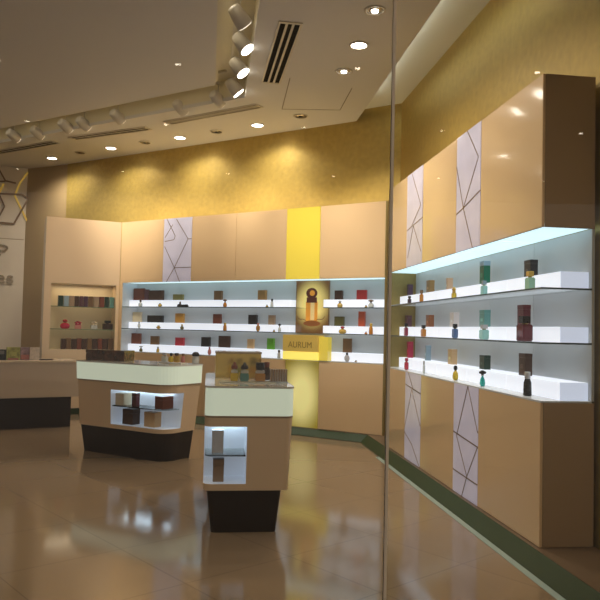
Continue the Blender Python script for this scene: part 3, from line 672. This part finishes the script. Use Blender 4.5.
a=deskx(46,358,.3); o=box('leaflet_tray', -.09,.09,-.08,.08,0,.014, cm(COL['dark brown'])); o.location=FC.w(a,.3,ZD); o.rotation_euler=(0,0,FC.rz); tag(o,'flat dark leaflet tray lying on the cash desk beside white card','tray')

# ------------------------------------------------------------------ sign wall decoration
FS = Frame(W1, 66.0); FSd = -.002
def sw(px,py): x,z = FS.sx(px,py,0); return (x,z)
ln = empty('wall_ornament', FS.w(0,0,0), FS.rz, label='bronze interlocking hexagon outlines on the white sign wall', cat='wall decoration')
hexes = [[(-14,193.5),(0,193.8),(22,194.7),(28.2,199),(13.8,224),(0,222.6),(-12,222.4)],[(-4,164),(0,171.4),(5.4,181),(16,183.3)],[(-3,190),(0,196.5),(4.6,206.6),(0,215),(-3,220)],[(-8,182),(5.4,181.5)]]
bm = bmesh.new()
for k,h in enumerate(hexes):
    for p,q in zip(h, h[1:]): bar(bm, sw(*p), sw(*q), .034 if k==0 else .028, -.03, -.004)
me = link('bronze_outline', bm, BRONZE, ln)
bm = bmesh.new()
for p,q in (((28,172.5),(20,183)),((20,183),(14.7,195.6)),((14.7,195.6),(27,221)),((3.7,183.7),(-1,194))): bar(bm, sw(*p), sw(*q), .034, -.026, -.004)
link('gold_outline', bm, GOLDP, ln)
sg = empty('shop_sign', FS.w(0,0,0), FS.rz, label='bronze logo and letters reading es on the white sign wall', cat='sign')
lx,lz = sw(4.5,283.5)
text_obj('lettering', 'es', .36, .012, mat('sign_letter',(.30,.25,.18),.4), sg, lx, -.014, lz, 1.1)
bm = bmesh.new()
lg = [(-6,244.5),(5.5,246),(7.7,248),(4.6,251),(-6,250.4)]
for p,q in zip(lg, lg[1:]): bar(bm, sw(*p), sw(*q), .04, -.022, -.002)
bar(bm, sw(0,254), sw(-3,259), .05, -.022, -.002); link('logo', bm, mat('sign_letter2',(.28,.22,.15),.4), sg)
x0_,z0_ = sw(-10,238.5); x1_,z1_ = sw(26.5,240)
struct(box('trim_9', .02, 5.18, -.003, 0, z1_-.008, z1_+.008, mat('seam',(.36,.29,.20),.6))).location = W1.to_3d(); D.objects['trim_9'].rotation_euler = (0,0,FS.rz)

# ------------------------------------------------------------------ ceiling fittings
def ring(bm, r0, r1, z0, z1, n=28):
    vs = [[bm.verts.new((r*math.cos(2*math.pi*i/n), r*math.sin(2*math.pi*i/n), z)) for i in range(n)] for r,z in ((r0,z0),(r1,z0),(r1,z1),(r0,z1))]
    for a,b in ((0,1),(1,2),(2,3),(3,0)):
        for i in range(n): bm.faces.new((vs[a][i],vs[a][(i+1)%n],vs[b][(i+1)%n],vs[b][i]))
LAMPS = [(359,45,'on','bright downlight in the ceiling strip over the wing, before the ringed pair'),(375,10,'ring','ringed downlight near the window joint'),(344,71,'ring','ringed downlight between the access panel and bright lamp'),
  (257.5,125,'on','bright downlight above the golden poster'),(300.5,116,'off','switched off downlight over the poster beside access panel'),(180,137.5,'on','bright downlight above the patterned wall column'),
  (216.5,131.5,'off','switched off downlight between two bright ones over the wall cabinet'),(111,148,'on','bright downlight above the cabinet bend'),(145,142.5,'off','switched off downlight above the white niche end'),
  (52,158,'on','bright downlight over the dim cabinet, closest to sign wall'),(80,152.5,'off','switched off downlight over the dim cabinet')]
for px,py,k,lab in LAMPS:
    p = atz(px,py,ZC)
    r = empty('ceiling_downlight', (p.x,p.y,ZC-.001), 0, label=lab+'', cat='ceiling light', group={'on':'lit ceiling downlights','ring':'ringed ceiling downlights','off':'unlit ceiling downlights'}[k])
    R0 = .085
    bm = bmesh.new(); ring(bm, R0-.0, R0+.02, -.010, 0); link('bezel', bm, WHITEM, r, True)
    if k == 'on': lathe_obj('lens', [(R0,-.002),(R0,-.006)], LENS, r, 24)
    elif k == 'ring':
        lathe_obj('reflector', [(R0,-.002),(R0,-.005)], CHROME, r, 24); lathe_obj('lens', [(.035,-.006),(.03,-.02)], LENS, r, 16)
    else:
        lathe_obj('reflector', [(R0,-.002),(R0,-.005)], CHROME, r, 24); lathe_obj('lens', [(.03,-.0052),(.025,-.012)], DARK, r, 16)
def vent(pts, n, label):
    """pts: two ends of the centre line at ceiling level, width"""
    (a,b,w) = pts; A_=atz(*a,ZC); B_=atz(*b,ZC); d=B_-A_; L=d.length
    r = empty('air_diffuser', (A_.x,A_.y,ZC-.001), math.atan2(d.y,d.x), label=label, cat='air vent')
    bm = bmesh.new(); 
    for (x0,x1,y0,y1) in ((-.03,L+.03,-w/2-.02,-w/2),(-.03,L+.03,w/2,w/2+.02),(-.03,0,-w/2,w/2),(L,L+.03,-w/2,w/2)): bbox(bm,x0,x1,y0,y1,-.012,0)
    link('frame', bm, WHITEM, r); box('duct', 0,L,-w/2,w/2,-.002,0, DARK, r)
    for k in range(1,n): yy=-w/2+w*k/n; box('slat', 0,L,yy-.012,yy+.012,-.011,-.003, WHITEM, r)
vent(((271,82),(290.5,23),.20),3,'three slot air diffuser above the golden column, running away from the window')
vent(((258,105.5),(168,122.5),.13),3,'long slot air diffuser beyond the spotlight corner')
vent(((147,128),(73,138),.13),2,'slot air diffuser between downlights and track over the dim cabinet')
vent(((55,142),(-12,154),.13),2,'slot air diffuser nearest the sign wall')
# downlights of the mall in front of the shop (seen mirrored in the shop window)
for j,(yy) in enumerate((-4.3,-6.6,-9.4,-13.2)):
    for i in range(7):
        xx = -7.2+2.4*i+(.7 if j%2 else 0)
        m_ = empty('mall_downlight',(xx,yy,4.999),0,label='small round mall downlight mirrored as a spark in the window',cat='ceiling light',group='mall downlights mirrored in the shop window')
        bm = bmesh.new(); ring(bm,.04,.052,-.008,0,16); link('bezel',bm,WHITEM,m_,True); lathe_obj('lens',[(.04,-.002),(.038,-.006)],MLENS,m_,12)
# access panel joint in the ceiling
ap = [atz(282,109,ZC), atz(340,110,ZC), atz(352,88,ZC), atz(290,78,ZC)]
bm = bmesh.new()
for p,q in ((0,1),(1,2),(0,3)):
    a,b = ap[p].copy(),ap[q].copy(); d=(b-a).normalized(); t=Vector((-d.y,d.x,0))*.006
    vs=[bm.verts.new(Vector((w.x,w.y,zz))) for zz in (ZC-.003,ZC) for w in (a-t,b-t,b+t,a+t)]
    for f in ((0,1,2,3),(7,6,5,4),(0,4,5,1),(1,5,6,2),(2,6,7,3),(3,7,4,0)): bm.faces.new([vs[i] for i in f])
struct(link('trim_10', bm, mat('shadow_joint',(.22,.19,.14),.7)))
# tracks and spotlights inside the slot
def track(name, p, q):
    d=q-p; o=box(name, 0,d.length,-.018,.018,4.83,4.859, WHITEM); o.location=(p.x,p.y,0); o.rotation_euler=(0,0,math.atan2(d.y,d.x)); return o
tm = (pc_o+pc_i)/2; hB = (pc_o-pc_i).dot(nB)/2; hR = (pc_o-pc_i).dot(nR)/2
tag(track('lighting_track', pc_i+nR*hR+uR*.1, pc_i+nR*hR+uR*5.5),'white lighting track in the ceiling slot leading toward the window','lighting track')
tag(track('lighting_track', pc_i+nB*hB-uB*7, pc_i+nB*hB-uB*.05),'white lighting track in the ceiling slot along the wall cabinet','lighting track')
spots = []
def spot_head(loc, aim, lit, label, group):
    r = empty('track_spotlight', (loc[0],loc[1],4.829), 0, label=label, cat='spotlight', group=group)
    z = loc[2]-4.829
    box('adapter', -.02,.02,-.05,.05,-.03,0, WHITEM, r, .003)
    lathe_obj('stem', [(.008,z+.0),(.008,-.031)], WHITEM, r, 10)
    d = Vector(aim).normalized(); rot = d.to_track_quat('-Z','Y').to_matrix().to_4x4()
    T = Matrix.Translation((0,0,z)) @ rot
    def put(o):
        o.data.transform(T); return o
    h = put(lathe_obj('housing', [(.04,.13),(.065,.12),(.080,.03),(.088,-.08),(.083,-.086)], GREYM, r, 20))
    put(lathe_obj('lens', [(.078,-.0865),(.076,-.092)], LENS if lit else LENSD, h, 20))
    return Vector(loc)
def slotpos(px,py,z,axis):
    p = atz(px,py,z); return (p.x,p.y,z)
ZH = 4.60
GS = 'spotlights on the ceiling tracks'
for i,(px,py,lit,aim,lab) in enumerate([(243,44,True,(.61,-.14,-.80),'lit track spotlight facing the window, middle of the three glaring ones'),
   (239,68,True,(.61,-.14,-.80),'lit track spotlight facing the window, second from the slot corner'),
   (234.5,88,True,(.61,.16,-.74),'lit track spotlight turned edge on at the slot corner'),
   (240,18,False,(.5,.5,-.6),'unlit round track spotlight high beside the glaring ones')]):
    spot_head(slotpos(px,py,ZH,0), aim, lit, lab, GS)
BS = [(14,136),(38,133),(66,126.5),(84,124),(118,117),(181,108),(218,99.5)]
for i,(px,py) in enumerate(BS):
    spot_head(slotpos(px,py,ZH,1), (.47,.78,-.36), False, f'grey track spotlight aimed at the wall cabinet, {ORD[len(BS)-1-i]} from the slot corner', GS)

# ------------------------------------------------------------------ lights
def area(name, loc, size, energy, col, rot=(0,0,0), sy=None, spread=180):
    l = D.lights.new(name,'AREA'); l.energy=energy; l.color=col; l.size=size; l.spread=math.radians(spread)
    if sy: l.shape='RECTANGLE'; l.size_y=sy
    o = D.objects.new(name,l); C.objects.link(o); o.location=loc; o.rotation_euler=rot; return o
def spot(name, loc, tgt, energy, col, ang=70, blend=.8, rad=.06):
    l = D.lights.new(name,'SPOT'); l.energy=energy; l.color=col; l.spot_size=math.radians(ang); l.spot_blend=blend; l.shadow_soft_size=rad
    o = D.objects.new(name,l); C.objects.link(o); o.location=loc
    o.rotation_euler=(Vector(tgt)-Vector(loc)).to_track_quat('-Z','Y').to_euler(); return o
WARM=(1,.91,.78)
for px,py,k,lab in LAMPS:
    if k=='off': continue
    p=atz(px,py,ZC); spot('downlight_beam',(p.x,p.y,ZC-.03),(p.x,p.y,0),120 if k=='on' else 70,WARM,150,1.0)
for (px,py) in BS[1:]:
    p=atz(px,py,ZH); q=p+Vector((.45,.75,0)).normalized()*2.0
    spot('track_and_fill_beam',(p.x+.05,p.y+.09,ZH-.16),(q.x,q.y,2.45),120,(1,.88,.70),62,1.0)
for (a,b,c_) in (((-3.2,9.9,4.45),(-3.75,11.7,2.5),110),((-.55,8.9,4.45),(.30,9.9,2.5),120),((-.45,8.3,4.45),(.85,9.6,2.5),170),((-.35,7.4,4.45),(1.25,7.4,2.6),130),((-.15,6.2,4.45),(1.4,6.1,2.6),115),((.0,4.9,4.45),(1.55,5.0,2.6),115)):  # extra beams added to even out the light on the cabinet fronts
    spot('track_and_fill_beam',a,b,c_,(1,.88,.72),66,1.0)
for px,py in ():
    p=atz(px,py,ZH); spot('track_and_fill_beam',(p.x+.1,p.y-.03,ZH-.16),(p.x+2.0,p.y-.5,1.9),110,WARM,80,.8)
# second row of lamps out of frame toward the window lights the floor and the wing
for (x,y) in ((.55,3.6),(.5,2.4),(-2.5,5.0),(-4.5,6.5)):
    spot('downlight_beam',(x,y,ZC-.03),(x,y,0),70,WARM,110,.9)
# unseen strip added on the back cabinet top to wash the wall, then cove strip
o = area('added_wall_wash', FB.w(XB1*.52, .22, ZT+.04), XB1*.9, 9, (1,.78,.42), (math.radians(180),0,FB.rz), .08)
cvp = edge_c + uR*4.3 + nR*(-.10)
o = area('cove_strip', (cvp.x,cvp.y,ZC+.07), 7.0, 30, (.97,1,.92), (math.radians(180),0,FR.rz), .05)
al = area('alcove_strip', F1.w((sa+sb)/2,.2,CZ1-.02), .9, 2.6, (1,.85,.6), (0,0,F1.rz), .1)
for xx in (-2.5,1.5): spot('added_mall_fill',(xx,-.8,4.9),(xx,-.2,0),130,(1,.88,.7),110,.9)  # unseen mall lamps added to light the window joint from the front
area('added_slot_fill', tuple((pc_i+nB*hB*.5-uB*3.0).to_3d()+Vector((0,0,4.80))), 5.5, 5, (1,.88,.66), (0,0,FB.rz), .05)  # unseen fill strips added inside the slot to lighten it
area('added_slot_fill', tuple((pc_i+nR*hR*.5+uR*2.6).to_3d()+Vector((0,0,4.80))), 5.0, 5, (1,.88,.66), (0,0,FR.rz), .05)
w = D.worlds.new('World'); sc.world = w; w.use_nodes = True
w.node_tree.nodes['Background'].inputs[0].default_value = (1,.87,.74,1); w.node_tree.nodes['Background'].inputs[1].default_value = .42

# ------------------------------------------------------------------ camera
cam = D.cameras.new('Camera'); cam.sensor_width = 36; cam.sensor_fit='HORIZONTAL'; cam.lens = 36*F/600; cam.clip_start=.05
co = D.objects.new('Camera', cam); C.objects.link(co)
bx = Vector((math.cos(ROLL), 0, 0))
right = ray(301,300)-ray(300,300); up = ray(300,299)-ray(300,300); fwd = ray(300,300).normalized()
M = Matrix((right.normalized(), up.normalized(), -fwd)).transposed().to_4x4(); M.translation = Vector((0,0,H)); co.matrix_world = M
sc.camera = co
sc.view_settings.view_transform='Standard'; sc.view_settings.look='None'; sc.view_settings.exposure=0; sc.view_settings.gamma=1
sc.view_settings.use_curve_mapping=False
sc.cycles.max_bounces=8; sc.cycles.transparent_max_bounces=16; sc.cycles.sample_clamp_indirect=4
